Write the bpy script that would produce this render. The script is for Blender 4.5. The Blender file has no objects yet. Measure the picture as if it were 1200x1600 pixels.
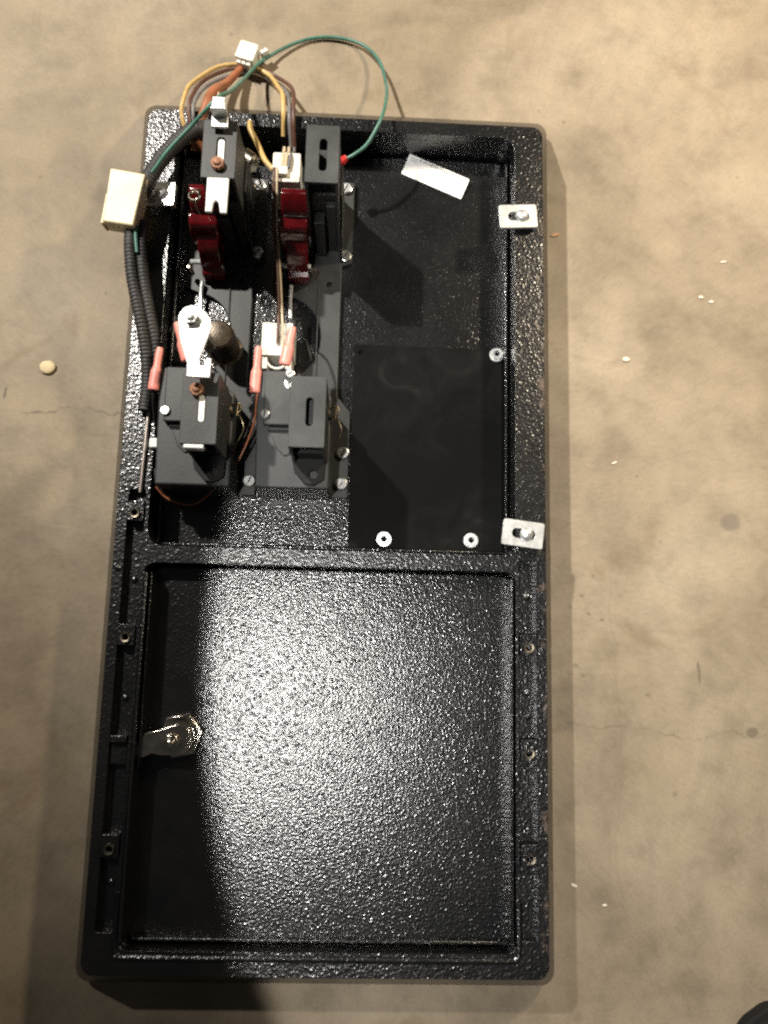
import bpy, bmesh, math, random
from mathutils import Vector, Matrix, noise

random.seed(7)
S = 0.001                      # everything below is laid out in millimetres
scene = bpy.context.scene
COL = scene.collection

# ------------------------------------------------------------------ camera
cam_d = bpy.data.cameras.new('camera')
cam = bpy.data.objects.new('camera', cam_d)
COL.objects.link(cam)
cam_d.sensor_fit = 'VERTICAL'
cam_d.sensor_height = 32.0
cam_d.lens = 24.0              # 1200 px focal length on a 1600 px tall frame
cam_d.clip_start = 0.01
cam_d.clip_end = 50
right = Vector((0.99894, 0.02467, 0.03879))
fwd = Vector((0.03445, 0.15698, -0.98700)).normalized()
right = (right - fwd * right.dot(fwd)).normalized()
up = right.cross(fwd)
M = Matrix((right, up, -fwd)).transposed().to_4x4()
M.translation = Vector((14.2, -72.2, 485.0)) * S
cam.matrix_world = M
scene.camera = cam
cam_d.dof.use_dof = True
cam_d.dof.focus_distance = 0.455
cam_d.dof.aperture_fstop = 5.6

# ------------------------------------------------------------------ world and lamps
world = bpy.data.worlds.new('World')
scene.world = world
world.use_nodes = True
wb = world.node_tree.nodes['Background']
wb.inputs['Color'].default_value = (0.95, 0.92, 0.88, 1)
wb.inputs['Strength'].default_value = 0.04

def lamp(name, pos, target, size, power, color, spot=None, blend=0.6):
    if spot:
        d = bpy.data.lights.new(name, 'SPOT')
        d.spot_size = math.radians(spot); d.spot_blend = blend
        d.shadow_soft_size = size * S
    else:
        d = bpy.data.lights.new(name, 'AREA')
        d.shape = 'DISK'; d.size = size * S
    d.energy = power; d.color = color
    o = bpy.data.objects.new(name, d); COL.objects.link(o)
    o.location = Vector(pos) * S
    o.rotation_euler = (Vector(target) - Vector(pos)).to_track_quat('-Z', 'Y').to_euler()
    return o

lamp('ceiling_spot', (-175, -205, 1200), (520, -66, 0), 8, 43, (1.0, 0.975, 0.93), spot=50.2, blend=0.035)
lamp('work_lamp_north', (-650, 730, 1050), (-10, 270, 0), 20, 124, (1.0, 0.95, 0.87), spot=48, blend=1.0)
lamp('work_lamp_east', (460, 430, 500), (190, 130, 0), 60, 4.2, (1.0, 0.84, 0.62))

scene.view_settings.view_transform = 'Standard'
scene.view_settings.look = 'None'
scene.view_settings.gamma = 1
scene.view_settings.use_curve_mapping = False
scene.view_settings.exposure = 0.0
scene.render.engine = 'CYCLES'
scene.cycles.filter_width = 2.3
scene.cycles.use_denoising = False

# ------------------------------------------------------------------ materials
MATS = {}

def new_mat(name):
    m = bpy.data.materials.new(name); m.use_nodes = True
    nt = m.node_tree; b = nt.nodes['Principled BSDF']
    MATS[name] = m
    return m, nt, b

def ramp(nt, fac, stops):
    r = nt.nodes.new('ShaderNodeValToRGB')
    e = r.color_ramp.elements
    e[0].position, e[0].color = stops[0][0], (*stops[0][1], 1)
    e[1].position, e[1].color = stops[-1][0], (*stops[-1][1], 1)
    for p, c in stops[1:-1]:
        n = e.new(p); n.color = (*c, 1)
    nt.links.new(fac, r.inputs['Fac'])
    return r.outputs['Color']

def tex(nt, kind, scale, coord, **kw):
    n = nt.nodes.new('ShaderNodeTex' + kind)
    n.inputs['Scale'].default_value = scale
    for k, v in kw.items():
        if k in n.inputs: n.inputs[k].default_value = v
        else: setattr(n, k, v)
    nt.links.new(coord, n.inputs['Vector'])
    return n

def coord(nt):
    return nt.nodes.new('ShaderNodeTexCoord').outputs['Object']

def math_n(nt, op, a, b=None, c=None):
    n = nt.nodes.new('ShaderNodeMath'); n.operation = op
    for i, v in enumerate((a, b, c)):
        if v is None: continue
        if isinstance(v, (int, float)): n.inputs[i].default_value = v
        else: nt.links.new(v, n.inputs[i])
    return n.outputs[0]

def mix(nt, fac, a, b):
    n = nt.nodes.new('ShaderNodeMix'); n.data_type = 'RGBA'
    for sock, v in ((n.inputs['Factor'], fac), (n.inputs['A'], a), (n.inputs['B'], b)):
        if isinstance(v, (int, float)): sock.default_value = v
        elif isinstance(v, tuple): sock.default_value = (*v, 1)
        else: nt.links.new(v, sock)
    return n.outputs['Result']

def bump(nt, b, h, strength, dist):
    n = nt.nodes.new('ShaderNodeBump')
    n.inputs['Strength'].default_value = strength
    n.inputs['Distance'].default_value = dist
    nt.links.new(h, n.inputs['Height'])
    nt.links.new(n.outputs['Normal'], b.inputs['Normal'])
    return n

def plain(name, col, rough=0.5, metal=0.0, var=0.25, vscale=120, bumps=0.0, bscale=900, spec=0.5, **kw):
    m, nt, b = new_mat(name)
    co = coord(nt)
    n = tex(nt, 'Noise', vscale, co, Detail=6, Roughness=0.65)
    dark = tuple(c * (1 - var) for c in col); lite = tuple(min(1, c * (1 + var)) for c in col)
    nt.links.new(ramp(nt, n.outputs['Fac'], [(0.3, dark), (0.7, lite)]), b.inputs['Base Color'])
    rr = nt.nodes.new('ShaderNodeMapRange')
    nt.links.new(n.outputs['Fac'], rr.inputs['Value'])
    rr.inputs['To Min'].default_value = max(0.02, rough - 0.1); rr.inputs['To Max'].default_value = min(1, rough + 0.1)
    nt.links.new(rr.outputs['Result'], b.inputs['Roughness'])
    b.inputs['Metallic'].default_value = metal
    b.inputs['Specular IOR Level'].default_value = spec
    for k, v in kw.items(): b.inputs[k.replace('_', ' ')].default_value = v
    if bumps:
        n2 = tex(nt, 'Noise', bscale, co, Detail=3)
        bump(nt, b, n2.outputs['Fac'], bumps, 0.0005)
    return m

def textured_black(name, scale, strength, rough, rust=0.0):
    """black crackle paint: little rounded pebbles with gloss"""
    m, nt, b = new_mat(name)
    co = coord(nt)
    n1 = tex(nt, 'Noise', scale, co, Detail=2.0, Roughness=0.5)
    v = tex(nt, 'Voronoi', scale * 0.55, co, Randomness=1.0)
    peb = nt.nodes.new('ShaderNodeMapRange'); peb.interpolation_type = 'SMOOTHSTEP'
    nt.links.new(v.outputs['Distance'], peb.inputs['Value'])
    peb.inputs['From Min'].default_value = 0.10; peb.inputs['From Max'].default_value = 0.42
    peb.inputs['To Min'].default_value = 1.0; peb.inputs['To Max'].default_value = 0.0
    dens = tex(nt, 'Noise', 45, co, Detail=3)
    h = math_n(nt, 'ADD', math_n(nt, 'MULTIPLY', n1.outputs['Fac'], 0.55), math_n(nt, 'MULTIPLY', peb.outputs['Result'], math_n(nt, 'MULTIPLY', dens.outputs['Fac'], 0.42)))
    bump(nt, b, h, strength, 0.0022)
    big = tex(nt, 'Noise', 30, co, Detail=5, Roughness=0.7)
    c = ramp(nt, big.outputs['Fac'], [(0.35, (0.003, 0.003, 0.0035)), (0.75, (0.009, 0.009, 0.009))])
    if rust:
        rn = tex(nt, 'Noise', 75, co, Detail=8, Roughness=0.75)
        sep = nt.nodes.new('ShaderNodeSeparateXYZ'); nt.links.new(co, sep.inputs[0])
        edge = nt.nodes.new('ShaderNodeMapRange')
        nt.links.new(sep.outputs['X'], edge.inputs['Value'])
        edge.inputs['From Min'].default_value = 0.117; edge.inputs['From Max'].default_value = 0.125
        f = math_n(nt, 'MULTIPLY', edge.outputs['Result'], rust)
        f = math_n(nt, 'ADD', math_n(nt, 'SUBTRACT', rn.outputs['Fac'], 0.70), f)
        f = math_n(nt, 'MULTIPLY', f, 6.0); 
        cl = nt.nodes.new('ShaderNodeClamp'); nt.links.new(f, cl.inputs['Value'])
        c = mix(nt, cl.outputs[0], c, (0.085, 0.045, 0.02))
        nt.links.new(math_n(nt, 'MULTIPLY_ADD', cl.outputs[0], 0.4, rough), b.inputs['Roughness'])
    else:
        b.inputs['Roughness'].default_value = rough
    nt.links.new(c, b.inputs['Base Color'])
    b.inputs['Specular IOR Level'].default_value = 0.85
    return m

textured_black('door_paint', 740, 0.235, 0.21)
textured_black('frame_paint', 640, 0.3, 0.25, rust=0.17)
plain('satin_black', (0.034, 0.035, 0.034), 0.5, var=0.35, vscale=55, bumps=0.12, bscale=700)
plain('black_plastic', (0.016, 0.016, 0.016), 0.5, var=0.4, vscale=60, bumps=0.1)
plain('plate_black', (0.017, 0.0173, 0.017), 0.5, var=0.4, vscale=50, bumps=0.12, bscale=700)
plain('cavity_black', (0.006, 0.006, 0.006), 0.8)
plain('zinc', (0.72, 0.73, 0.72), 0.38, metal=0.75, var=0.16, vscale=160, bumps=0.1)
plain('nickel', (0.42, 0.38, 0.31), 0.25, metal=1.0, var=0.3, vscale=140, bumps=0.12)
plain('screw_steel', (0.66, 0.66, 0.64), 0.3, metal=1.0, var=0.15, vscale=300)
plain('pin_steel', (0.33, 0.28, 0.25), 0.4, metal=0.8, var=0.3, vscale=200)
plain('chrome', (0.66, 0.61, 0.52), 0.16, metal=1.0, var=0.25, vscale=160, bumps=0.2)
plain('dark_bronze', (0.06, 0.045, 0.03), 0.35, metal=0.6, var=0.5, vscale=120, bumps=0.3)
plain('copper', (0.27, 0.13, 0.075), 0.6, metal=0.35, var=0.35, vscale=300, bumps=0.2)
plain('brass_wire', (0.36, 0.29, 0.18), 0.35, metal=1.0, var=0.2)
plain('white_nylon', (0.72, 0.70, 0.62), 0.45, var=0.07, vscale=90)
plain('cream_nylon', (0.70, 0.60, 0.39), 0.5, var=0.06, vscale=60)
plain('white_plastic', (0.86, 0.86, 0.83), 0.4, var=0.04)
plain('paper_white', (0.85, 0.85, 0.83), 0.6, var=0.04)
plain('ink', (0.05, 0.05, 0.05), 0.7)
plain('pink_vinyl', (0.78, 0.27, 0.22), 0.42, var=0.12, vscale=200)
plain('red_vinyl', (0.55, 0.03, 0.03), 0.35, var=0.15)
plain('green_wire', (0.06, 0.165, 0.125), 0.4, var=0.25, vscale=120)
plain('yellow_wire', (0.54, 0.37, 0.14), 0.45, var=0.2, vscale=150)
plain('brown_wire', (0.10, 0.045, 0.03), 0.45, var=0.3, vscale=150)
plain('grey_wire', (0.16, 0.15, 0.15), 0.45, var=0.3, vscale=150)
plain('orange_sleeve', (0.31, 0.11, 0.05), 0.42, var=0.3, vscale=90)
plain('tan_wire', (0.58, 0.47, 0.32), 0.5, var=0.2, vscale=150)
plain('black_wire', (0.018, 0.016, 0.015), 0.4, var=0.3)
plain('loom_black', (0.03, 0.027, 0.026), 0.55, var=0.4, vscale=300, bumps=0.5, bscale=1400)
plain('shoe_black', (0.005, 0.005, 0.006), 0.75, bumps=0.3)
plain('rubber_black', (0.004, 0.004, 0.004), 0.8)
plain('pale_chip', (0.62, 0.50, 0.30), 0.8, var=0.15, bumps=0.5)
plain('white_chip', (0.62, 0.56, 0.45), 0.7, var=0.1)
plain('rusty_chip', (0.42, 0.25, 0.13), 0.8, var=0.2)
plain('dull_nickel', (0.17, 0.145, 0.11), 0.42, metal=1.0, var=0.45, vscale=120, bumps=0.3)
# blanking plate: black with dusty smudges and fine scratches
m, nt, b = new_mat('blank_plate_black')
co = coord(nt)
n1 = tex(nt, 'Noise', 34, co, Detail=7, Roughness=0.68, Distortion=1.0)
n2 = tex(nt, 'Noise', 9, co, Detail=3)
dust = math_n(nt, 'MULTIPLY', n1.outputs['Fac'], n2.outputs['Fac'])
nt.links.new(ramp(nt, dust, [(0.22, (0.003, 0.003, 0.003)), (0.33, (0.006, 0.006, 0.0058)), (0.46, (0.02, 0.02, 0.018))]), b.inputs['Base Color'])
rr = nt.nodes.new('ShaderNodeMapRange'); nt.links.new(n1.outputs['Fac'], rr.inputs['Value'])
rr.inputs['To Min'].default_value = 0.35; rr.inputs['To Max'].default_value = 0.75
nt.links.new(rr.outputs['Result'], b.inputs['Roughness'])
b.inputs['Specular IOR Level'].default_value = 0.06
bump(nt, b, n1.outputs['Fac'], 0.12, 0.001)
m, nt, b = new_mat('red_lens')
n = tex(nt, 'Noise', 150, coord(nt), Detail=4)
nt.links.new(ramp(nt, n.outputs['Fac'], [(0.3, (0.07, 0.0015, 0.003)), (0.7, (0.17, 0.004, 0.007))]), b.inputs['Base Color'])
b.inputs['Roughness'].default_value = 0.18
b.inputs['Transmission Weight'].default_value = 0.25
b.inputs['Coat Weight'].default_value = 0.5

def concrete():
    m, nt, b = new_mat('concrete')
    co = coord(nt)
    n1 = tex(nt, 'Noise', 6.5, co, Detail=9, Roughness=0.62, Distortion=0.4)
    n2 = tex(nt, 'Noise', 26, co, Detail=8, Roughness=0.7)
    n3 = tex(nt, 'Noise', 420, co, Detail=4, Roughness=0.8)
    n4 = tex(nt, 'Noise', 14, co, Detail=5, Roughness=0.6, Distortion=1.2)
    base = ramp(nt, n1.outputs['Fac'], [(0.28, (0.175, 0.14, 0.098)), (0.5, (0.28, 0.226, 0.158)), (0.72, (0.362, 0.3, 0.217))])
    mott = ramp(nt, n2.outputs['Fac'], [(0.30, (0.70, 0.69, 0.67)), (0.5, (0.96, 0.96, 0.96)), (0.72, (1.12, 1.10, 1.07))])
    mm = nt.nodes.new('ShaderNodeMix'); mm.data_type = 'RGBA'; mm.blend_type = 'MULTIPLY'
    mm.inputs['Factor'].default_value = 1
    nt.links.new(base, mm.inputs['A']); nt.links.new(mott, mm.inputs['B'])
    c = mm.outputs['Result']
    # brownish oil stains
    st = nt.nodes.new('ShaderNodeMapRange'); nt.links.new(n4.outputs['Fac'], st.inputs['Value'])
    st.inputs['From Min'].default_value = 0.58; st.inputs['From Max'].default_value = 0.74
    c = mix(nt, math_n(nt, 'MULTIPLY', st.outputs['Result'], 0.6), c, (0.175, 0.125, 0.075))
    # small dark pits
    pits = tex(nt, 'Voronoi', 60, co)
    pm = nt.nodes.new('ShaderNodeMapRange'); nt.links.new(pits.outputs['Distance'], pm.inputs['Value'])
    pm.inputs['From Min'].default_value = 0.06; pm.inputs['From Max'].default_value = 0.12
    pm.inputs['To Min'].default_value = 1; pm.inputs['To Max'].default_value = 0
    sel = math_n(nt, 'GREATER_THAN', n2.outputs['Fac'], 0.56)
    c = mix(nt, math_n(nt, 'MULTIPLY', math_n(nt, 'MULTIPLY', pm.outputs['Result'], sel), 0.45), c, (0.12, 0.10, 0.075))
    sep = nt.nodes.new('ShaderNodeSeparateXYZ'); nt.links.new(co, sep.inputs[0])
    X, Y = sep.outputs['X'], sep.outputs['Y']
    wob = math_n(nt, 'MULTIPLY', math_n(nt, 'SUBTRACT', n2.outputs['Fac'], 0.5), 0.022)
    wob2 = math_n(nt, 'MULTIPLY', math_n(nt, 'SUBTRACT', n1.outputs['Fac'], 0.5), 0.03)
    def line(axis, other, pos, lo, hi, width, amt):
        nonlocal c
        d = math_n(nt, 'ABSOLUTE', math_n(nt, 'SUBTRACT', math_n(nt, 'ADD', math_n(nt, 'ADD', axis, wob), wob2), pos))
        w = nt.nodes.new('ShaderNodeMapRange'); nt.links.new(d, w.inputs['Value'])
        w.inputs['From Min'].default_value = width * 0.25; w.inputs['From Max'].default_value = width
        w.inputs['To Min'].default_value = 1; w.inputs['To Max'].default_value = 0
        r = math_n(nt, 'MULTIPLY', math_n(nt, 'GREATER_THAN', other, lo), math_n(nt, 'LESS_THAN', other, hi))
        brk = nt.nodes.new('ShaderNodeMapRange'); nt.links.new(n4.outputs['Fac'], brk.inputs['Value'])
        brk.inputs['From Min'].default_value = 0.40; brk.inputs['From Max'].default_value = 0.56
        f = math_n(nt, 'MULTIPLY', math_n(nt, 'MULTIPLY', w.outputs['Result'], r), math_n(nt, 'MULTIPLY', brk.outputs['Result'], amt))
        c = mix(nt, f, c, (0.10, 0.08, 0.055))
    line(Y, X, -0.128, 0.135, 0.6, 0.0010, 0.4)
    line(Y, X, 0.066, -0.6, -0.13, 0.0013, 0.6)
    line(X, Y, 0.178, -0.24, -0.02, 0.0009, 0.15)
    def spot(x, y, rx, ry, amt, col):
        nonlocal c
        dx = math_n(nt, 'DIVIDE', math_n(nt, 'SUBTRACT', math_n(nt, 'ADD', X, math_n(nt, 'MULTIPLY', wob, 0.35)), x), rx)
        dy = math_n(nt, 'DIVIDE', math_n(nt, 'SUBTRACT', math_n(nt, 'ADD', Y, math_n(nt, 'MULTIPLY', wob, -0.35)), y), ry)
        d = math_n(nt, 'SQRT', math_n(nt, 'ADD', math_n(nt, 'MULTIPLY', dx, dx), math_n(nt, 'MULTIPLY', dy, dy)))
        w = nt.nodes.new('ShaderNodeMapRange'); nt.links.new(d, w.inputs['Value'])
        w.inputs['From Min'].default_value = 0.75; w.inputs['From Max'].default_value = 1.15
        w.inputs['To Min'].default_value = amt; w.inputs['To Max'].default_value = 0
        c = mix(nt, w.outputs['Result'], c, col)
    spot(0.256, 0.0056, 0.0072, 0.0062, 0.75, (0.17, 0.14, 0.105))
    spot(0.2315, -0.091, 0.0012, 0.0072, 0.7, (0.14, 0.115, 0.08))
    spot(0.264, -0.127, 0.0042, 0.0036, 0.7, (0.13, 0.105, 0.07))
    spot(-0.2145, 0.075, 0.0009, 0.005, 0.75, (0.10, 0.085, 0.06))
    for x, y in ((0.158, -0.045), (0.162, -0.056), (0.171, -0.06), (0.166, -0.033), (0.153, -0.088), (0.157, -0.094), (0.199, -0.106)):
        spot(x, y, 0.0016, 0.0011, 0.55, (0.13, 0.105, 0.075))
    grit = ramp(nt, n3.outputs['Fac'], [(0.33, (0.72, 0.71, 0.70)), (0.5, (1, 1, 1)), (0.68, (1.16, 1.15, 1.13))])
    g2 = nt.nodes.new('ShaderNodeMix'); g2.data_type = 'RGBA'; g2.blend_type = 'MULTIPLY'; g2.inputs['Factor'].default_value = 0.45
    nt.links.new(c, g2.inputs['A']); nt.links.new(grit, g2.inputs['B']); c = g2.outputs['Result']
    nt.links.new(c, b.inputs['Base Color'])
    r = nt.nodes.new('ShaderNodeMapRange'); nt.links.new(n2.outputs['Fac'], r.inputs['Value'])
    r.inputs['To Min'].default_value = 0.55; r.inputs['To Max'].default_value = 0.85
    nt.links.new(r.outputs['Result'], b.inputs['Roughness'])
    b.inputs['Specular IOR Level'].default_value = 0.3
    h = math_n(nt, 'ADD', math_n(nt, 'MULTIPLY', n3.outputs['Fac'], 0.35), n2.outputs['Fac'])
    bump(nt, b, h, 0.22, 0.0016)
concrete()

# ------------------------------------------------------------------ mesh helpers
def V(p): return Vector(p) * S

def finish(bm, name, mat, parent=None, bevel=0.0, smooth=35, seg=2, mats=None):
    bmesh.ops.recalc_face_normals(bm, faces=bm.faces[:])
    me = bpy.data.meshes.new(name); bm.to_mesh(me); bm.free()
    me.materials.append(MATS[mat])
    for p in me.polygons: p.use_smooth = True
    me.set_sharp_from_angle(angle=math.radians(smooth))
    o = bpy.data.objects.new(name, me); COL.objects.link(o)
    if bevel:
        md = o.modifiers.new('bevel', 'BEVEL'); md.width = bevel * S; md.segments = seg
        md.limit_method = 'ANGLE'; md.angle_limit = math.radians(40); md.harden_normals = False
    if parent: adopt(o, parent)
    return o

def adopt(o, parent):
    o.parent = parent
    o.matrix_parent_inverse = Matrix.Translation(-parent_world(parent))

def parent_world(p):
    return p.location.copy() if p.parent is None else p.location.copy() + Vector((0, 0, 0))

def thing(name, loc, label, cat, group=None):
    o = bpy.data.objects.new(name, None); COL.objects.link(o)
    o.location = V(loc); o.empty_display_size = 0.01
    return tag(o, label, cat, group)

def tag(o, label, cat, group=None):
    o['label'] = label; o['category'] = cat
    if group: o['group'] = group
    return o

def sub(o, parent):
    """child of a mesh part whose own origin is the world origin"""
    o.parent = parent
    o.matrix_parent_inverse = Matrix.Identity(4)
    return o

def box(bm, x0, x1, y0, y1, z0, z1, mtx=None):
    r = bmesh.ops.create_cube(bm, size=1)
    for v in r['verts']:
        p = Vector(((x0 + x1) / 2 + v.co.x * (x1 - x0), (y0 + y1) / 2 + v.co.y * (y1 - y0), (z0 + z1) / 2 + v.co.z * (z1 - z0)))
        v.co = (mtx @ p if mtx else p) * S
    return bm

def rot_about(p, ang, axis='Z'):
    p = Vector(p)
    return Matrix.Translation(p) @ Matrix.Rotation(math.radians(ang), 4, axis) @ Matrix.Translation(-p)

def circle(cx, cy, r, n=24, a0=0.0, a1=360.0, ry=None):
    full = abs(a1 - a0) >= 360
    k = n if full else n + 1
    return [(cx + r * math.cos(math.radians(a0 + (a1 - a0) * i / n)), cy + (ry or r) * math.sin(math.radians(a0 + (a1 - a0) * i / n))) for i in range(k)]

def rrect(x0, x1, y0, y1, r, n=6):
    pts = []
    for cx, cy, a in ((x1 - r, y1 - r, 0), (x0 + r, y1 - r, 90), (x0 + r, y0 + r, 180), (x1 - r, y0 + r, 270)):
        pts += circle(cx, cy, r, n, a, a + 90)
    return pts

def prism(bm, outline, z0, z1, holes=(), mtx=None):
    es = []
    loops = []
    for lp in (outline, *holes):
        vs = [bm.verts.new(Vector((x, y, z0))) for x, y in lp]
        loops.append(vs)
        for i in range(len(vs)): es.append(bm.edges.new((vs[i], vs[(i + 1) % len(vs)])))
    r = bmesh.ops.triangle_fill(bm, edges=es, use_beauty=True, use_dissolve=False)
    fs = [g for g in r['geom'] if isinstance(g, bmesh.types.BMFace)]
    ex = bmesh.ops.extrude_face_region(bm, geom=fs)
    top = [g for g in ex['geom'] if isinstance(g, bmesh.types.BMVert)]
    for v in top: v.co.z = z1
    allv = [v for lp in loops for v in lp] + top
    for v in allv:
        v.co = (mtx @ v.co if mtx else v.co) * S
    return bm

def lathe(bm, profile, c=(0, 0, 0), n=20, mtx=None):
    """profile = [(r, z)...] about the z axis through c"""
    rings = []
    for r, z in profile:
        if r < 1e-6: rings.append([bm.verts.new(Vector((c[0], c[1], c[2] + z)))])
        else: rings.append([bm.verts.new(Vector((c[0] + r * math.cos(2 * math.pi * i / n), c[1] + r * math.sin(2 * math.pi * i / n), c[2] + z))) for i in range(n)])
    for a, b_ in zip(rings, rings[1:]):
        for i in range(n):
            j = (i + 1) % n
            if len(a) == 1 and len(b_) == 1: continue
            if len(a) == 1: bm.faces.new((a[0], b_[i], b_[j]))
            elif len(b_) == 1: bm.faces.new((a[i], a[j], b_[0]))
            else: bm.faces.new((a[i], a[j], b_[j], b_[i]))
    for ring in rings:
        for v in ring: v.co = (mtx @ v.co if mtx else v.co) * S
    return bm

def spline(pts, per=10):
    P = [Vector(p) for p in pts]
    P = [P[0] * 2 - P[1]] + P + [P[-1] * 2 - P[-2]]
    out = []
    for i in range(1, len(P) - 2):
        a, b_, c, d = P[i - 1:i + 3]
        for k in range(per):
            t = k / per
            out.append(0.5 * ((2 * b_) + (c - a) * t + (2 * a - 5 * b_ + 4 * c - d) * t * t + (3 * b_ - a - 3 * c + d) * t ** 3))
    out.append(P[-2])
    return out

def tube(bm, pts, r, n=8, per=10, radf=None, flat=1.0, smooth=True):
    path = spline(pts, per) if smooth else [Vector(p) for p in pts]
    rings = []
    tprev = None; nrm = None
    L = 0
    for i, p in enumerate(path):
        t = (path[min(i + 1, len(path) - 1)] - path[max(i - 1, 0)]).normalized()
        if nrm is None:
            nrm = t.orthogonal().normalized()
            if flat != 1.0:
                nrm = Vector((0, 0, 1)) - t * t.z
                nrm.normalize()
        else:
            nrm = (nrm - t * nrm.dot(t)).normalized()
        bi = t.cross(nrm)
        if i: L += (p - path[i - 1]).length
        rr = radf(L, i / (len(path) - 1)) * r if radf else r
        rings.append([bm.verts.new((p + nrm * rr * flat * math.cos(2 * math.pi * k / n) + bi * rr * math.sin(2 * math.pi * k / n)) * S) for k in range(n)])
    for a, b_ in zip(rings, rings[1:]):
        for k in range(n): bm.faces.new((a[k], a[(k + 1) % n], b_[(k + 1) % n], b_[k]))
    bm.faces.new(rings[0][::-1]); bm.faces.new(rings[-1])
    return bm

def B(): return bmesh.new()

# shared small hardware, origin at its seat
def screw_mesh():
    bm = B()
    lathe(bm, [(0, 0), (4.0, 0), (4.2, 0.7), (3.9, 1.5), (3.2, 1.9)], n=22)
    prism(bm, circle(0, 0, 3.25, 22), 1.5, 2.5, [rrect(-2.7, 2.7, -0.42, 0.42, 0.2, 2)])
    o = finish(bm, 'screw', 'screw_steel'); me = o.data; bpy.data.objects.remove(o); return me
SCREW = screw_mesh()

def nut_mesh():
    bm = B()
    prism(bm, circle(0, 0, 4.6, 20), 0, 1.0, [circle(0, 0, 1.9, 12)])
    prism(bm, circle(0, 0, 3.9, 6), 1.0, 3.6, [circle(0, 0, 1.95, 12)])
    o = finish(bm, 'nut', 'zinc', smooth=25); me = o.data; bpy.data.objects.remove(o); return me
NUT = nut_mesh()

def hardware(name, me, pos, parent, rot=0.0, scale=1.0):
    o = bpy.data.objects.new(name, me); COL.objects.link(o)
    o.location = V(pos); o.rotation_euler = (random.uniform(-.06, .06), random.uniform(-.06, .06), math.radians(rot)); o.scale = (scale,) * 3
    adopt(o, parent)
    return o

# ------------------------------------------------------------------ floor
bm = B()
N = 40
bmesh.ops.create_grid(bm, x_segments=N, y_segments=N, size=2.5)
floor = finish(bm, 'concrete_floor', 'concrete')
floor['kind'] = 'structure'

# ------------------------------------------------------------------ door frame
frame = thing('mounting_frame', (0, 0, 0), 'black textured steel frame of the coin door lying face down on the concrete', 'frame')
OUT = rrect(-130, 130, -260.5, 260.5, 7)
UP = rrect(-109, 109, -24, 249, 9)
LO = rrect(-109, 109, -245, -34, 6)
bm = B()
prism(bm, rrect(-127, 127, -258, 258, 7), 0, 3.05, [rrect(-103, 103, -18, 243, 6), rrect(-103, 103, -239, -40, 6)])
chan_l = rrect(-121.5, -111.2, -236, 9, 1.5, 3)
chan_r = rrect(111.2, 121.5, -238, -27, 1.5, 3)
RIM = rrect(-127.6, 127.4, -257.8, 257.8, 7)
prism(bm, rrect(-124, 124, -253, 254.5, 6), 3, 26, [UP, LO])
prism(bm, RIM, 25.95, 32, [UP, LO, chan_l, chan_r])
# outer flange falling from the rim to a thin edge near the floor
ZB = 9.0
k = (485 - ZB) / (485 - 32.0)
lo = rrect(14.2 - 144.2 * k, 14.2 + 115.8 * k, -72.2 - 188.3 * k, -72.2 + 332.7 * k, 8)
rings = []
for lp, z in ((RIM, 31.9), (lo, ZB), (lo, ZB - 5), (rrect(-127, 127, -258, 258, 7), 1.5)):
    rings.append([bm.verts.new(V((x, y, z))) for x, y in lp])
for r0, r1 in zip(rings, rings[1:]):
    for i in range(len(r0)): bm.faces.new((r0[i], r0[(i + 1) % len(r0)], r1[(i + 1) % len(r0)], r1[i]))
finish(bm, 'frame_body', 'frame_paint', frame, bevel=0.8)

# cast lugs in the side channels, each with its screw hole
def lug(x, y, hole=True, tall=33.5):
    bm = B()
    prism(bm, rrect(x - 4.9, x + 4.9, y - 6, y + 6, 1.0, 2), 25.5, tall, [circle(x, y - 1.5, 1.9, 12)] if hole else [])
    lathe(bm, [(2.0, 0), (3.1, 0), (3.0, 0.9), (2.0, 0.9)], (x, y - 1.5, tall - 0.05), n=14)
    o = finish(bm, 'lug', 'frame_paint', frame, bevel=0.6)
    bm = B(); lathe(bm, [(1.95, 0), (3.0, 0), (2.8, 0.8), (1.95, 0.6)], (x, y - 1.5, tall + 0.9), n=16)  # pale metal ring added to give the lug rim a visible highlight
    sub(finish(bm, 'rim_highlight', 'dull_nickel'), o)
    return o
for y in (-4, -76, -191): lug(-116.4, y)
for y in (-76.5, -136, -193): lug(116.4, y)
def blind_lug(x, y):
    bm = B()
    box(bm, x - 4.9, x + 4.9, y + 4, y + 8, 25.5, 34)
    box(bm, x - 4.9, x + 4.9, y - 8.5, y + 4, 25.5, 30)
    return finish(bm, 'lug', 'frame_paint', frame, bevel=0.7)
blind_lug(-116.4, -140)
def rivet(x, y, z):
    bm = B(); lathe(bm, [(2.1, 0), (1.9, .8), (1.1, 1.3), (0, 1.5)], (x, y, z), n=14)
    return finish(bm, 'rivet', 'frame_paint', frame)
for x, y in ((-116, -44), (-116, -112), (117, -48), (117, -104), (117, -118), (-116, -212)): rivet(x, y, 26)
rivet(-124.5, -38, 32)
# hinge pin of the upper door along the left channel
bm = B(); tube(bm, [(-112.6, 72, 33.4), (-113.4, 40, 33.4), (-114.4, 7, 33.2)], 1.15, 10, 4)
finish(bm, 'hinge_pin', 'pin_steel', frame)

# rounded lip along the bottom inner edge
bm = B(); tube(bm, [(-110, -215, 31.2), (-110, -243, 31.2), (-107, -247, 31.2), (-100, -248.4, 31.2), (0, -248.4, 31.2), (100, -248.4, 31.2), (108.5, -247, 31.2), (110.6, -243, 31.2), (110.6, -220, 31.2)], 2.0, 10, 6)
finish(bm, 'rounded_lip', 'frame_paint', frame)

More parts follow.
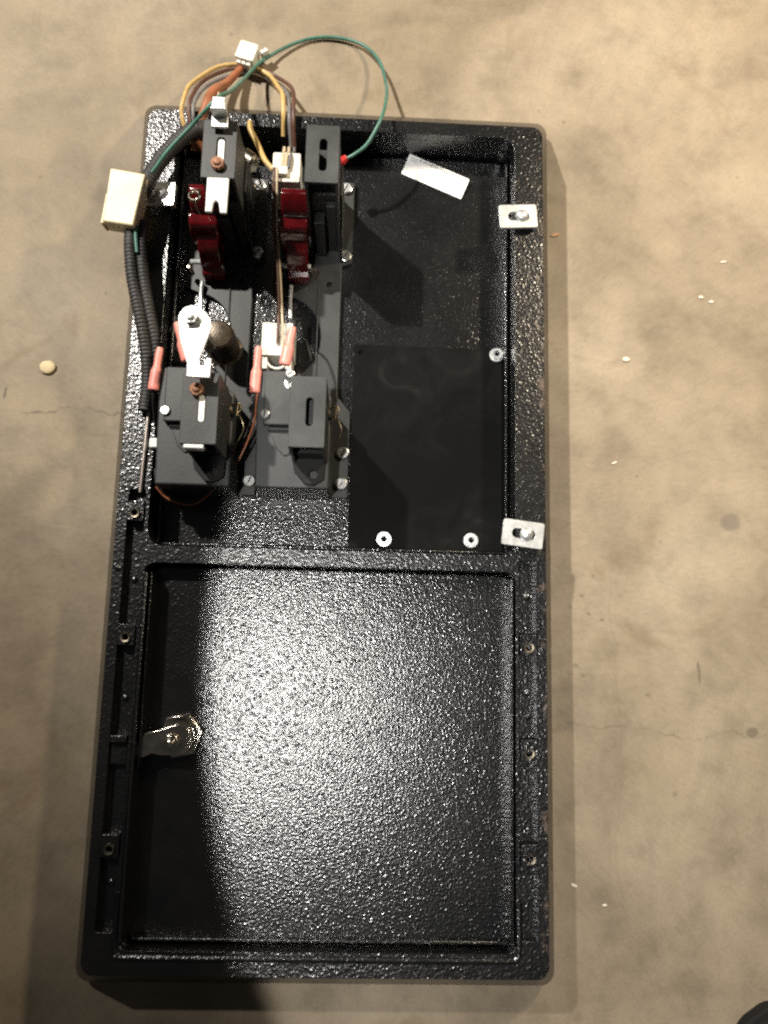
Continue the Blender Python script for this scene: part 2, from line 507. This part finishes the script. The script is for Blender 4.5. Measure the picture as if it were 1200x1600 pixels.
# clamps that hold the frame in a cabinet: bent zinc plate with a slotted hole and a carriage bolt
def clamp(cx, cy, ang, w, h, bolt_dx, z=32.2):
    m = rot_about((cx, cy, 0), ang)
    bm = B()
    prism(bm, rrect(cx - w / 2, cx + w / 2, cy - h / 2, cy + h / 2, 1.2, 3), z + 3.2, z + 5.4,
          [rrect(cx - w * 0.27, cx + w * 0.30, cy - 2.9, cy + 2.9, 2.8, 5)], m)
    box(bm, cx + w / 2 - 2.2, cx + w / 2, cy - h / 2 + .3, cy + h / 2 - .3, z, z + 3.4, m)
    p = finish(bm, 'clamp_plate', 'zinc', frame, bevel=0.5)
    bm = B()
    q = m @ Vector((cx + bolt_dx, cy, 0))
    lathe(bm, [(2.4, -1), (2.4, 4.2), (3.9, 4.6), (4.1, 5.6), (3.6, 6.9), (2.2, 7.9), (0, 8.3)], (q.x, q.y, z), n=22)
    finish(bm, 'clamp_bolt', 'zinc', frame)
clamp(110.2, 191.3, 4, 24, 15.5, 2.2)
clamp(112.5, -11.5, -6.5, 24.5, 15.5, 2.0)
clamp(-114.5, 195.0, 0, 18, 15.5, 0.5, 34.0)

# ------------------------------------------------------------------ upper door
upper = thing('coin_hatch', (0, 113, 3), 'upper black door panel behind the two coin mechanisms, with a smooth blanking plate', 'hatch')
bm = B()
prism(bm, rrect(-107, 107, -22, 247, 7), 3.1, 7)
finish(bm, 'panel', 'door_paint', upper, bevel=0.6)
bm = B()
for a in ((-107.6, -105.8, -21, 246, 6.5, 16), (105.8, 107.6, -21, 246, 6.5, 16), (-105.8, 105.8, -22.4, -20.8, 6.5, 20)):
    box(bm, *a)
finish(bm, 'panel_lip', 'door_paint', upper, bevel=0.5)
bm = B()
prism(bm, rrect(8.6, 105.4, -20.4, 113, 2.5, 4), 7.05, 9.4, [circle(13.7, 107.3, 2.0, 14), circle(-8+103, 60, 0.9, 8)])
finish(bm, 'blanking_plate', 'blank_plate_black', upper, bevel=0.4)
for i, (x, y) in enumerate(((101.5, 109.0), (31.2, -13.8), (85.5, -13.0))):
    hardware('nut', NUT, (x, y, 9.4), upper, 20 * i)
# printed sticker with its barcode: stuck along its lower edge, its upper edge lifting off the panel
p0 = Vector((36.9, 236.3, 7.4)); pu = Vector((77.6, 219.4, 7.4)) - p0; pv = Vector((45.6, 247.0, 10.4)) - p0
LW, LH = pu.length, pv.length
eu = pu.normalized(); ev = (pv - eu * pv.dot(eu)).normalized(); en = eu.cross(ev)
lm = Matrix((eu, ev, en)).transposed().to_4x4(); lm.translation = p0
bm = B()
prism(bm, rrect(0, LW, 0, LH, 0.5, 2), 0, 0.3, mtx=lm)
stick = finish(bm, 'sticker', 'paper_white', upper)
bm = B()
x = 8.0
while x < LW * 0.86:
    w = random.choice((0.18, 0.18, 0.3, 0.42))
    box(bm, x, x + w, LH - 2.6 + random.uniform(-.1, .1), LH - 0.5, 0.28, 0.36, lm)
    x += w + random.choice((0.22, 0.3, 0.5))
sub(finish(bm, 'barcode', 'ink'), stick)
bm = B()
for k in range(3):
    for j in range(7):
        box(bm, 2 + j * 0.85, 2.5 + j * 0.85, LH - 4.2 + k * 1.1, LH - 3.75 + k * 1.1, 0.28, 0.35, lm)
sub(finish(bm, 'small_print', 'ink'), stick)

# ------------------------------------------------------------------ lower door
lower = thing('cash_hatch', (0, -140, 3), 'lower black pebble-textured cash box door with a cam lock', 'hatch')
bm = B()
prism(bm, rrect(-107, 107, -243, -36, 4), 14, 19)
box(bm, -107, 107, -243, -238, 3.05, 14.1); box(bm, -107, 107, -41, -36, 3.05, 14.1)
finish(bm, 'panel', 'door_paint', lower, bevel=0.6)
bm = B()
box(bm, -107.8, -106, -240, -40, 18.5, 36)
box(bm, -104.9, -103.9, -150, -40, 18.5, 33)
box(bm, 106.2, 107.8, -242, -38, 18.5, 32.5)
box(bm, -103.8, 106.2, -243, -241.2, 18.5, 24)
finish(bm, 'panel_lip', 'frame_paint', lower, bevel=0.5)
# cam lock: threaded barrel, hex nut, cam arm
bm = B()
prof = [(11.5, 0)]
z = 0
for k in range(5):
    prof += [(9.6, z + .4), (8.9, z + 1.2)]; z += 1.6
prof += [(9.3, z + .5), (6, z + .6), (0, z + .6)]
lathe(bm, prof, (-84, -133, 19), n=26)
lk = finish(bm, 'lock_barrel', 'chrome', lower)
bm = B(); prism(bm, circle(-84, -133, 13.2, 6, 12, 372), 19.1, 23.2, [circle(-84, -133, 9.0, 20)])
sub(finish(bm, 'lock_nut', 'chrome', bevel=0.5), lk)
bm = B()
arm = circle(-84, -134.5, 8.5, 12, -75, 100) + [(-96, -129.5), (-102, -131), (-105.8, -136), (-106.8, -143.5), (-103, -144.5), (-98, -142), (-93, -143)]
prism(bm, arm, 27.8, 30.2)
sub(finish(bm, 'cam', 'chrome', bevel=1.1, seg=3), lk)
bm = B(); prism(bm, circle(-87, -136, 5.4, 6), 30.2, 33.6); lathe(bm, [(3.2, 0), (3.0, 2.2), (1.6, 3.0), (0, 3.2)], (-87, -136, 33.4), n=16)
sub(finish(bm, 'cam_nut', 'chrome', bevel=0.9, seg=3), lk)

# ------------------------------------------------------------------ coin mechanisms
def hollow_bracket(bm, x0, x1, y0, y1, z0, z1, slot, t=1.7):
    """channel: top plate with slot, two side cheeks"""
    prism(bm, rrect(x0, x1, y0, y1, 0.8, 2), z1 - t, z1, [slot])
    box(bm, x0, x0 + t, y0, y1, z0, z1 - t + .05)
    box(bm, x1 - t, x1, y0, y1, z0, z1 - t + .05)
    return bm

def terminal(p, q, r, parent):
    p, q = Vector(p), Vector(q)
    bm = B()
    f = lambda L, u: (0.62 if u < 0.04 else 0.72 if u < 0.46 else 0.72 + 0.32 * min(1, (u - 0.46) / 0.1) if u < 0.97 else 0.9)
    tube(bm, [p, p.lerp(q, .33), p.lerp(q, .66), q], r, 12, 10, f, flat=0.72)
    return finish(bm, 'wire_terminal', 'pink_vinyl', parent)

def spring(x, y, z, parent):
    pts = [(x - 1, y - 22, z - 6), (x + 4.5, y - 13, z - 2)]
    pts += [(x + 4.3, y - 8, z)]
    for k in range(22):
        a = math.radians(-60 + 40 * k)
        pts.append((x + 3.1 * math.cos(a), y + 3.1 * math.sin(a), z + k * 0.1))
    pts += [(x + 1, y - 5, z + 2.4)]
    return finish(tube(B(), pts, 0.42, 6, 4), 'torsion_spring', 'brass_wire', parent)

def mechanism(dx, label, variant):
    t = thing('coin_mechanism', (-20 + dx, 115, 7), label, 'coin mechanism', 'coin mechanisms bolted side by side on the upper door')
    X = lambda v: v + dx
    # base plate with the big round cut-out
    arc = circle(X(-38), 115.5, 25, 16, -82, 82, ry=28)
    out = [(X(5.5), 226), (X(5.5), 168), (X(-1), 166), (X(-1), 77), (X(7.6), 67), (X(7.6), 11), (X(-48), 11), (X(-49), 66), (X(-46), 84)]
    out += arc + [(X(-45), 147), (X(-45), 206)]
    if variant == 'B': out += [(X(-30), 226)]
    else: out += [(X(-30), 226)]
    bm = B(); prism(bm, out, 7.05, 11, [circle(X(-9), 153, 1.7, 12)])
    finish(bm, 'base_plate', 'plate_black', t, bevel=0.6)
    for i, (x, y) in enumerate(((0.3, 220.5), (1.0, 172.6), (3.9, 39.8), (3.5, 20.0))):
        if variant == 'A' and i == 2: continue
        hardware('screw', SCREW, (X(x), y, 11), t, random.uniform(40, 80), 1.0)
    # raised rib running down the plate
    bm = B(); box(bm, X(-15.8), X(-15), 64, 150, 10.9, 12.2)
    finish(bm, 'rib', 'satin_black', t, bevel=0.3)
    # lower body
    bm = B()
    pts = [(X(-45), 80.5), (X(-47.2), 60), (X(-46), 10), (X(-3), 10), (X(-3), 66), (X(-24), 80.5)]
    prism(bm, pts[::-1], 11.02, 45)
    body = finish(bm, 'body', 'satin_black', t, bevel=1.0)
    bm = B(); box(bm, X(-42.5), X(-26), 46.5, 79.5, 44.9, 49.5); box(bm, X(-40), X(-26), 44, 46.4, 44.9, 46.5)
    sub(finish(bm, 'raised_cover', 'satin_black', bevel=0.8), body)
    bm = B(); box(bm, X(-39.5), X(-26.6), 43.0, 46.6, 44.7, 45.4)  # black strip standing in for the shade of a recess below the cover
    sub(finish(bm, 'slot_shade', 'cavity_black'), body)
    bm = B(); prism(bm, [(X(-38), 42.5), (X(-26.4), 42.5), (X(-26.4), 30), (X(-30), 29), (X(-34), 33)], 44.9, 46.0)
    sub(finish(bm, 'thumb_ramp', 'satin_black', bevel=0.5), body)
    for i, (x, y) in enumerate(((-27.9, 77.5), (-41.4, 52.6))):
        hardware('screw', SCREW, (X(x), y, 49.4), t, 30 + 60 * i, 0.72)
    bm = B()
    for (x, y, a, l) in ((-29.5, 71.0, 20, 5.5), (-26.2, 71.5, -14, 5.0)):
        lathe(bm, [(0, -.2), (1.5, 0), (1.4, .5), (0, .8)], n=12, mtx=Matrix.Translation((X(x), y, 49.5)) @ Matrix.Rotation(math.radians(a), 4, 'Z') @ Matrix.Diagonal((.9, 2.0, 1, 1)))
    sub(finish(bm, 'leaf_spring', 'zinc'), body)
    # lower bracket with slot
    bm = B()
    hollow_bracket(bm, X(-24), X(-4.6), 25, 64.5, 44.9, 85, rrect(X(-15.2), X(-11.2), 36.8, 52.6, 1.9, 5))
    box(bm, X(-22.4), X(-6.2), 40, 63, 44.9, 76)
    finish(bm, 'lower_bracket', 'satin_black', t, bevel=0.5)
    # broken-looking slide under the bracket end
    bm = B()
    prism(bm, [(X(-25), 27.5), (X(-23), 19), (X(-17), 12.5), (X(-12), 11.5), (X(-6), 15), (X(-5.2), 27.5)], 44.9, 48.2, [circle(X(-12), 18, 2.6, 12)])
    box(bm, X(-22.2), X(-6.4), 27.5, 31, 44.9, 60)
    finish(bm, 'slide', 'cavity_black', t, bevel=0.5)
    spring(X(-1.6), 56.5, 45.2, t)
    # upper tower
    bm = B()
    hollow_bracket(bm, X(-21), X(-2.2), 175.3, 210.5, 11, 90, rrect(X(-13.4), X(-9), 182.5, 202, 2.0, 5) if variant == 'B' else rrect(X(-13.2), X(-8.4), 178.5, 200, 2.0, 5))
    finish(bm, 'upper_bracket', 'satin_black', t, bevel=0.5)
    bm = B(); box(bm, X(-19.2), X(-4), 180, 209, 11, 70); box(bm, X(-17.5), X(-11), 172, 180, 11, 52); box(bm, X(-10), X(-4), 176, 180, 11, 64)
    finish(bm, 'coin_chute', 'black_plastic', t, bevel=0.6)
    # side gusset
    bm = B()
    m = Matrix(((0, 0, 1, 0), (1, 0, 0, 0), (0, 1, 0, 0), (0, 0, 0, 1)))
    prism(bm, [(168, 11), (212, 11), (206, 60), (186, 60)], X(-2.2), X(-0.6), mtx=m)
    finish(bm, 'gusset', 'black_plastic', t, bevel=0.4)
    # red lens housing stepping down from the coin entry to the plate
    bm = B()
    lx = 3.0 if variant == 'A' else 0.0
    def yz(prof, x0, x1): prism(bm, prof, X(x0 + lx), X(x1 + lx), mtx=m)
    yz([(189, 30), (189, 61), (185, 62), (178, 57), (175, 50), (175, 30)], -37, -20)
    yz([(176, 22), (176, 51.5), (170, 50), (166, 44), (166, 22)], -38.5, -21.5)
    lens = finish(bm, 'lens', 'red_lens', t, bevel=0.8)
    bm = B()
    yz([(166.5, 14), (166.5, 43), (161, 38), (155, 26), (155, 14)], -35, -22)
    yz([(156, 12), (156, 23), (151.5, 21), (151.5, 12)], -35, -21.5)
    sub(finish(bm, 'lens_neck', 'red_lens', bevel=0.7), lens)
    bm = B(); tube(bm, [(X(-38.6), 158, 24), (X(-30), 157.2, 26), (X(-20.6), 158, 24)], 1.6, 8, 5)
    sub(finish(bm, 'lens_clip', 'zinc'), lens)
    bm = B(); lathe(bm, [(1.9, 0), (1.9, 8), (1.0, 9.5), (0, 9.6)], (X(-39.5), 154, 16), n=12); lathe(bm, [(1.9, 0), (1.9, 8), (1.0, 9.5), (0, 9.6)], (X(-19.0), 156, 16), n=12)
    sub(finish(bm, 'lens_post', 'nickel'), lens)
    bm = B(); tube(bm, [(X(-33), 149.5, 15), (X(-33.5), 140, 13), (X(-33), 128, 12)], 1.3, 7, 5)
    finish(bm, 'bulb_lead', 'zinc', t)
    return t, X

t, X = mechanism(0, 'coin mechanism with empty slots next to the smooth blanking plate', 'B')
terminal((-27.4, 106, 51), (-31.2, 82.5, 51), 3.3, t)
terminal((-47.6, 95, 46), (-48.6, 66.5, 46), 3.1, t)
# white lamp holders of this mechanism
bm = B()
prism(bm, rrect(-48.3, -28.6, 96, 117, 1.0, 3), 11.05, 30); box(bm, -47.5, -44.4, 88, 96.2, 12, 28); box(bm, -33, -29.5, 88, 96.2, 12, 28)
lathe(bm, [(7.4, 0), (7.4, 2.2), (6.2, 2.6)], (-38.5, 95.0, 26), n=18)
finish(bm, 'lamp_socket', 'white_nylon', t, bevel=0.7)
bm = B()
prism(bm, rrect(-45, -28, 203, 222.5, 1.0, 3), 30, 45, [rrect(-39.5, -35.5, 210, 214, .5, 2)])
box(bm, -44, -29, 204, 221, 11, 30.2)
box(bm, -44.5, -35.5, 206.5, 211.5, 44.9, 48)
finish(bm, 'lamp_socket', 'white_nylon', t, bevel=0.8)
for i, (x, mt) in enumerate(((-39.5, 'tan_wire'), (-36.5, 'tan_wire'), (-33.2, 'grey_wire'))):
    bm = B(); tube(bm, [(x - .6, 236, 30), (x, 229, 36), (x + .8 - i * .8, 220, 46), (x + 1 - i * 1.4, 211, 47)], 1.05, 8, 6)
    finish(bm, 'socket_wire', mt, t)

t, X = mechanism(-57.5, 'coin mechanism with a bright zinc cam lever and white sliders in its slots', 'A')
terminal((-95.5, 106, 51), (-88.0, 83, 51), 3.3, t)
terminal((-105.6, 92, 46), (-107.9, 66, 46), 3.1, t)
# zinc lever with its bolt, over a nickel lock barrel
bm = B()
prof = [(11.5, 0)]
for k in range(6): prof += [(9.8, k * 4 + 1), (9.2, k * 4 + 3)]
prof += [(9.4, 25), (8.2, 26.4), (4.5, 27.2), (0, 27.4)]
lathe(bm, prof, (-74.0, 105.5, 11), n=26)
bar = finish(bm, 'lock_barrel', 'dark_bronze', t)
bm = B()
lev = circle(-76.5, 90.5, 7.2, 12, 40, 185) + [(-82.0, 80), (-77.6, 66), (-77.4, 58.6), (-65.4, 58.2), (-65.2, 68.6), (-67.4, 69.2), (-68.6, 64.8), (-70.8, 64.6), (-71.5, 68), (-66.2, 86), (-66.8, 90), (-69.3, 94)]
prism(bm, lev, 93.2, 95.4)
lv = finish(bm, 'lever', 'zinc', t, bevel=0.5)
bm = B(); lathe(bm, [(5.4, 0), (5.4, 0.8), (4, 0.9)], (-77, 90.5, 95.3), n=20); prism(bm, circle(-77, 90.5, 4.1, 6, 10, 370), 95.4, 98.8); lathe(bm, [(2.4, 0), (2.2, 1.4), (0, 1.8)], (-77, 90.5, 98.7), n=14)
sub(finish(bm, 'lever_bolt', 'zinc', bevel=0.3), lv)
bm = B(); lathe(bm, [(3.6, 0), (3.6, 44), (0, 44)], (-75.5, 92, 50), n=16)
sub(finish(bm, 'lever_stud', 'nickel'), lv)
# copper coloured bolts and white sliders
for (x, y, z) in ((-73.6, 54.4, 85), (-69.2, 183.0, 90)):
    bm = B(); prism(bm, circle(x, y, 3.9, 8, 15, 375), z - .1, z + 3.0); lathe(bm, [(2.4, 0), (2.0, 1.2), (0, 1.6)], (x, y, z + 2.9), n=12)
    finish(bm, 'slot_bolt', 'copper', t, bevel=0.5)
bm = B(); prism(bm, rrect(-72.4, -69.2, 37.2, 52, 1.4, 4), 82.5, 84.4); finish(bm, 'slider', 'white_plastic', t, bevel=0.3)
bm = B(); prism(bm, rrect(-69.8, -66.4, 184, 199, 1.4, 4), 87.5, 89.6); finish(bm, 'slider', 'white_plastic', t, bevel=0.3)
bm = B(); box(bm, -79.3, -68.6, 22.6, 25.0, 78, 84.6); finish(bm, 'slider_end', 'white_plastic', t, bevel=0.6)
bm = B(); prism(bm, [(-74.6, 175.2), (-74.6, 154.6), (-71.0, 154.6), (-70.4, 160.2), (-69, 161.8), (-67.4, 160.2), (-66.4, 154.2), (-62.8, 154.2), (-62.6, 175.2)][::-1], 88.6, 90.6)
finish(bm, 'fork', 'white_plastic', t, bevel=0.6)
bm = B()
prism(bm, [(-73.6, 203.5), (-64.2, 203.5), (-64.4, 210.4), (-66, 216.4), (-72, 216.2), (-73.8, 210.4)], 92.2, 94.0)
box(bm, -73.2, -64.6, 209.4, 211.0, 93, 101); box(bm, -72.4, -65.2, 210.5, 217, 99.4, 101)
finish(bm, 'spring_clip', 'zinc', t, bevel=0.5)
bm = B(); box(bm, -110.5, -104.4, 33.5, 39.5, 30, 37); finish(bm, 'stop_pad', 'white_plastic', t, bevel=0.8)
# nickel barrel lying beside the tower
mt = Matrix.Translation((-70, 225.5, 40)) @ Matrix.Rotation(math.radians(-34), 4, 'Z') @ Matrix.Rotation(math.radians(90), 4, 'Y')
bm = B(); lathe(bm, [(0, 0), (5.2, 0), (5.6, 2), (5.6, 5), (4.9, 5.4), (4.9, 7), (6.2, 7.4), (6.2, 14.5), (5.0, 16), (0, 16.2)], n=20, mtx=mt)
box(bm, -71, -66, 216, 226, 11, 40)
finish(bm, 'coil_barrel', 'nickel', t)
bm = B(); tube(bm, [(-84, 170, 60), (-86.2, 174, 66)] + [(-86 + 3 * math.cos(k * .7), 176 + 3 * math.sin(k * .7), 68 + .15 * k) for k in range(18)] + [(-82, 178, 74)], 0.6, 6, 4)
finish(bm, 'torsion_spring', 'nickel', t)

# ------------------------------------------------------------------ wiring
def wire(name, pts, r, mat, label=None, cat=None, parent=None, group=None, n=8, radf=None, per=10):
    bm = B(); tube(bm, pts, r, n, per, radf)
    o = finish(bm, name, mat, parent, smooth=60)
    if label: tag(o, label, cat, group)
    return o

g = thing('ground_wire', (-1, 224, 40), 'thin green wire arching over the top edge of the frame', 'wire')
wire('insulation', [(-1, 223.7, 39), (5, 226, 41), (13.7, 233.3, 43), (22, 250, 46), (24.9, 275.2, 32), (24.5, 295.5, 18), (19.5, 319.5, 9), (5.7, 336.4, 4), (-17.8, 341.4, 2.5), (-39.9, 334.6, 3), (-60.7, 315.8, 8), (-68.6, 287.8, 26), (-70.5, 252, 60), (-74.9, 232.7, 78), (-91.1, 220.4, 69), (-104.7, 208.5, 63), (-115.0, 197.5, 57)], 1.15, 'green_wire', parent=g)
bm = B(); tube(bm, [(-4.6, 221, 38.6), (-2.5, 222.6, 39), (0.4, 224.6, 39.6)], 2.7, 12, 5, lambda L, u: 0.8 + 0.25 * math.sin(math.pi * min(1, u * 1.2)))
finish(bm, 'crimp', 'red_vinyl', g)

h = thing('wire_harness', (-115, 150, 45), 'black braided cable harness with a cream connector block over the left edge', 'cable')
loom = lambda L, u: 1.0 + 0.09 * math.sin(L * 2 * math.pi / 2.3)
def loom_tube(pts, r):
    path = spline(pts, 14); 
    # resample finely so that each corrugation is real geometry
    out = []; acc = 0
    for a, b_ in zip(path, path[1:]):
        d = (b_ - a).length; k = max(1, int(d / 0.5))
        for j in range(k): out.append(a.lerp(b_, j / k))
    out.append(path[-1])
    bm = B(); tube(bm, out, r, 10, 1, loom, smooth=False)
    return finish(bm, 'loom', 'loom_black', h, smooth=80)
loom_tube([(-78, 243, 34), (-87, 242, 38), (-98, 235.5, 42), (-109.1, 221.5, 44.5), (-117.5, 206, 46), (-124, 190, 45)], 4.9)
loom_tube([(-126.4, 172, 46), (-127.9, 160.5, 47), (-125.5, 138, 46), (-120.2, 115, 44), (-115.9, 94, 40), (-114.2, 74, 36.2), (-115.0, 56, 36)], 3.7)
loom_tube([(-121.4, 172, 45), (-122.2, 160.5, 45), (-119.4, 138, 44), (-114.2, 115, 42), (-110.2, 96, 38), (-109.4, 76, 32), (-110.6, 60, 28)], 3.4)
bm = B(); 
mt = Matrix.Translation((-130, 181.5, 40)) @ Matrix.Rotation(math.radians(-3), 4, 'Z') @ Matrix.Rotation(math.radians(-4), 4, 'Y')
prism(bm, [(-11.0, -15.6), (7.6, -17.6), (10.8, 16.4), (-11.0, 19.2)], 3, 15, mtx=mt)
cb = finish(bm, 'connector_block', 'cream_nylon', h, bevel=1.0)
bm = B(); prism(bm, [(-13.4, -15.5), (-11.5, -15.7), (-11.3, 4), (-12.6, 4)], 3, 12.5, mtx=mt)
sub(finish(bm, 'latch', 'cream_nylon', bevel=0.6), cb)
wire('harness_wire', [(-123.6, 166, 51), (-123.8, 160, 50), (-122.6, 150, 49)], 1.2, 'green_wire', parent=h)

# loop of loose wires lying behind the frame on the floor
w = thing('loose_wires', (-75, 300, 2), 'bundle of yellow, brown and orange wires looping out above the top edge', 'wire bundle')
def lw(pts, r, mat): return wire('strand', pts, r, mat, parent=w)
lw([(-101, 236, 30), (-105.0, 250, 38), (-104, 262, 39), (-103.0, 282.2, 26), (-90.6, 307.6, 10), (-76.3, 314.1, 6)], 1.4, 'yellow_wire')
lw([(-97, 236, 30), (-100.7, 250, 37), (-99.8, 264, 37), (-95.8, 288.1, 22), (-82, 307.4, 9), (-65.2, 312.2, 6), (-46.9, 301.8, 8), (-36.8, 278, 30), (-34.8, 262, 37), (-34.5, 250, 37), (-34, 238, 28)], 1.35, 'brown_wire')
lw([(-95, 236, 28), (-98.0, 250, 37), (-97, 264, 36), (-92.6, 286.0, 21), (-80, 304.0, 8), (-65, 309.4, 5), (-49.6, 298.4, 7), (-40.2, 276, 29), (-37.6, 262, 36), (-37, 250, 37), (-36, 238, 28)], 1.2, 'grey_wire')
lw([(-66, 312, 6), (-55, 304.4, 8), (-47.6, 289.4, 16), (-42.4, 270, 35), (-41, 256, 37), (-41, 244, 30)], 1.55, 'yellow_wire')
wire('orange_sleeve', [(-97.5, 231, 30), (-93.5, 241, 38), (-90.8, 252, 39), (-87.2, 268, 36), (-81.6, 292, 16), (-74.0, 312, 7)], 2.7, 'orange_sleeve', parent=w, radf=lambda L, u: 0.75 + 0.45 * math.sin(math.pi * u))
lw([(-88, 226, 30), (-93, 232, 34), (-97, 236, 33)], 2.6, 'orange_sleeve')
lw([(-62, 248, 37), (-60.8, 241, 40), (-57.2, 234, 40), (-54.8, 228.2, 42), (-50, 217.0, 45), (-44.5, 210, 46)], 1.7, 'yellow_wire')
lw([(-86, 284, 24), (-84, 270, 34), (-80, 254, 40), (-76, 240, 44), (-70, 228, 44)], 1.0, 'tan_wire')
bm = B()
mt = Matrix.Translation((-70.8, 318.2, 3)) @ Matrix.Rotation(math.radians(-16), 4, 'Z')
prism(bm, rrect(-6.4, 6.4, -6.6, 6.6, 1.2, 3), 0, 11, mtx=mt)
for k in (-3.4, 0, 3.4): box(bm, k - 1.3, k + 1.3, -9.0, -6.5, 3, 9, mt)
pc = finish(bm, 'plug', 'white_nylon', w, bevel=0.9)
bm = B(); box(bm, -61.9, -56.8, 319.6, 322.6, 5, 11.4, rot_about((-59.5, 321, 0), 42))
sub(finish(bm, 'plug_pin', 'zinc', bevel=0.4), pc)

l = thing('lead_wires', (-42, 150, 12), 'thin dark wires running between the white lamp sockets and the switches', 'wire')
wire('lead', [(-43.4, 210, 48), (-43.5, 204, 48), (-43.0, 190, 44), (-43.3, 177.4, 41), (-41.2, 158, 35), (-39.7, 140.1, 33), (-38.6, 124, 33), (-38.0, 112, 33), (-38.2, 103, 31)], 0.95, 'brown_wire', parent=l)
wire('lead', [(-42, 210, 48.6), (-41.6, 204, 48.4), (-41.2, 190, 44), (-41.0, 177.4, 40), (-39.6, 158, 34), (-37.9, 140.1, 32), (-36.4, 124, 33), (-35.2, 112, 33.5), (-34.8, 100, 31.5)], 0.8, 'tan_wire', parent=l)
wire('lead', [(-48.6, 67.5, 46), (-48.8, 62, 43), (-51.6, 52.9, 34), (-60.3, 31.8, 27), (-69, 18, 33), (-75.4, 8.6, 30), (-87.2, 4.0, 24), (-99, 7.0, 26), (-105.6, 12.4, 30), (-107.6, 22, 30)], 0.85, 'black_wire', parent=l)
wire('lead', [(-47.2, 67.5, 46), (-47.8, 60, 42), (-50.2, 50, 33), (-58.6, 30.8, 26), (-68, 16.6, 31), (-76.4, 6.8, 28), (-87.2, 2.2, 22), (-100, 5.0, 25), (-106.6, 11.4, 29)], 0.7, 'orange_sleeve', parent=l)
wire('lead', [(-108.0, 66.8, 46), (-108.6, 58, 40), (-109.0, 46, 30)], 0.9, 'black_wire', parent=l)
wire('lead', [(-26.8, 106.0, 51), (-26.6, 112, 48), (-24, 116, 36), (-22, 112, 20), (-18, 100, 13)], 0.8, 'black_wire', parent=l)
wire('lead', [(-95.8, 106, 51), (-97, 111, 47), (-100, 113, 36), (-105, 108, 30)], 0.8, 'black_wire', parent=l)

# ------------------------------------------------------------------ shoe at the corner and floor debris
sh = thing('shoe', (330, -400, 0), 'rounded toe of a black shoe standing on the concrete', 'shoe')
def shoe_ring(u):
    # u from toe (0) to heel (1): half width, height
    w_ = 44 * math.sqrt(max(0.0, 1 - (1 - min(u / 0.3, 1)) ** 2)) * (1 - 0.22 * max(0, u - .35) / .65)
    hh = 26 + 60 * max(0, (u - 0.25) / 0.75) ** 1.1
    return w_, hh
bm = B(); rings = []
ax = Matrix.Translation((256, -287, 0)) @ Matrix.Rotation(math.radians(-57), 4, 'Z')
for i in range(22):
    u = 0.0005 + 0.9995 * (i / 21) ** 2
    w_, hh = shoe_ring(u)
    if i == 21: w_ *= .6
    hh *= min(1, 0.35 + u * 4)
    ring = []
    for k in range(16):
        a = math.pi * k / 15
        ring.append(bm.verts.new((ax @ Vector((290 * u, w_ * math.cos(a), 6 + hh * math.sin(a) ** 0.8))) * S))
    rings.append(ring)
for a, b_ in zip(rings, rings[1:]):
    for k in range(15): bm.faces.new((a[k], a[k + 1], b_[k + 1], b_[k]))
    bm.faces.new((a[15], a[0], b_[0], b_[15]))
bm.faces.new(rings[0]); bm.faces.new(rings[-1])
finish(bm, 'upper', 'shoe_black', sh, smooth=50)
side = []
for i in range(20):
    u = 0.0005 + 0.9995 * (i / 19) ** 2; side.append((290 * u - 2, shoe_ring(u)[0] + 3))
so = side + [(x, -y) for x, y in side[::-1]]
bm = B(); prism(bm, so[::-1], 0, 8, mtx=ax); finish(bm, 'sole', 'rubber_black', sh, bevel=2)

def chip(name, x, y, rx, ry, hgt, mat, label, rot=0):
    bm = B()
    r = bmesh.ops.create_icosphere(bm, subdivisions=2, radius=1)
    for v in r['verts']:
        k = 1 + 0.22 * noise.noise(v.co * 1.7 + Vector((x, y, 0)))
        p = Matrix.Rotation(math.radians(rot), 3, 'Z') @ Vector((v.co.x * rx * k, v.co.y * ry * k, 0))
        v.co = Vector((x + p.x, y + p.y, hgt * 0.45 + v.co.z * hgt * 0.55)) * S
    o = finish(bm, name, mat, smooth=80)
    return tag(o, label, 'debris')
chip('floor_chip', -189, 92.7, 5.2, 4.8, 2.4, 'pale_chip', 'round pale yellowish blob stuck on the concrete left of the frame')
chip('floor_chip', 143.5, 200.3, 3.4, 1.3, 1.5, 'rusty_chip', 'small orange brown crumb beside the upper right clamp', 15)
chip('floor_chip', 190.5, 113.1, 2.6, 1.8, 1.2, 'white_chip', 'whitish paint fleck alone on the concrete, level with the blanking plate top')
chip('floor_chip', 260.0, 185.8, 2.6, 0.9, 0.9, 'white_chip', 'thin white sliver on the concrete, farthest fleck from the frame', 8)
chip('floor_chip', 243.3, 159.4, 2.0, 1.2, 0.9, 'white_chip', 'left one of two tiny white flecks lying side by side')
chip('floor_chip', 250.2, 156.3, 2.0, 1.1, 0.9, 'white_chip', 'right one of two tiny white flecks lying side by side')
chip('floor_chip', 181, 42, 2.2, 0.8, 0.8, 'white_chip', 'small white sliver on the concrete level with the lower clamp', 25)
chip('floor_chip', 116.2, -267.8, 3.4, 3.2, 2.6, 'rusty_chip', 'rusty brown crumb against the bottom edge of the frame')
chip('floor_chip', 150.5, -218, 2.2, 0.9, 0.8, 'white_chip', 'small white fleck near the lower right corner of the frame', -25)
chip('floor_chip', 169, -229, 1.6, 0.8, 0.8, 'white_chip', 'tiny white fleck on the brown stain right of the frame')
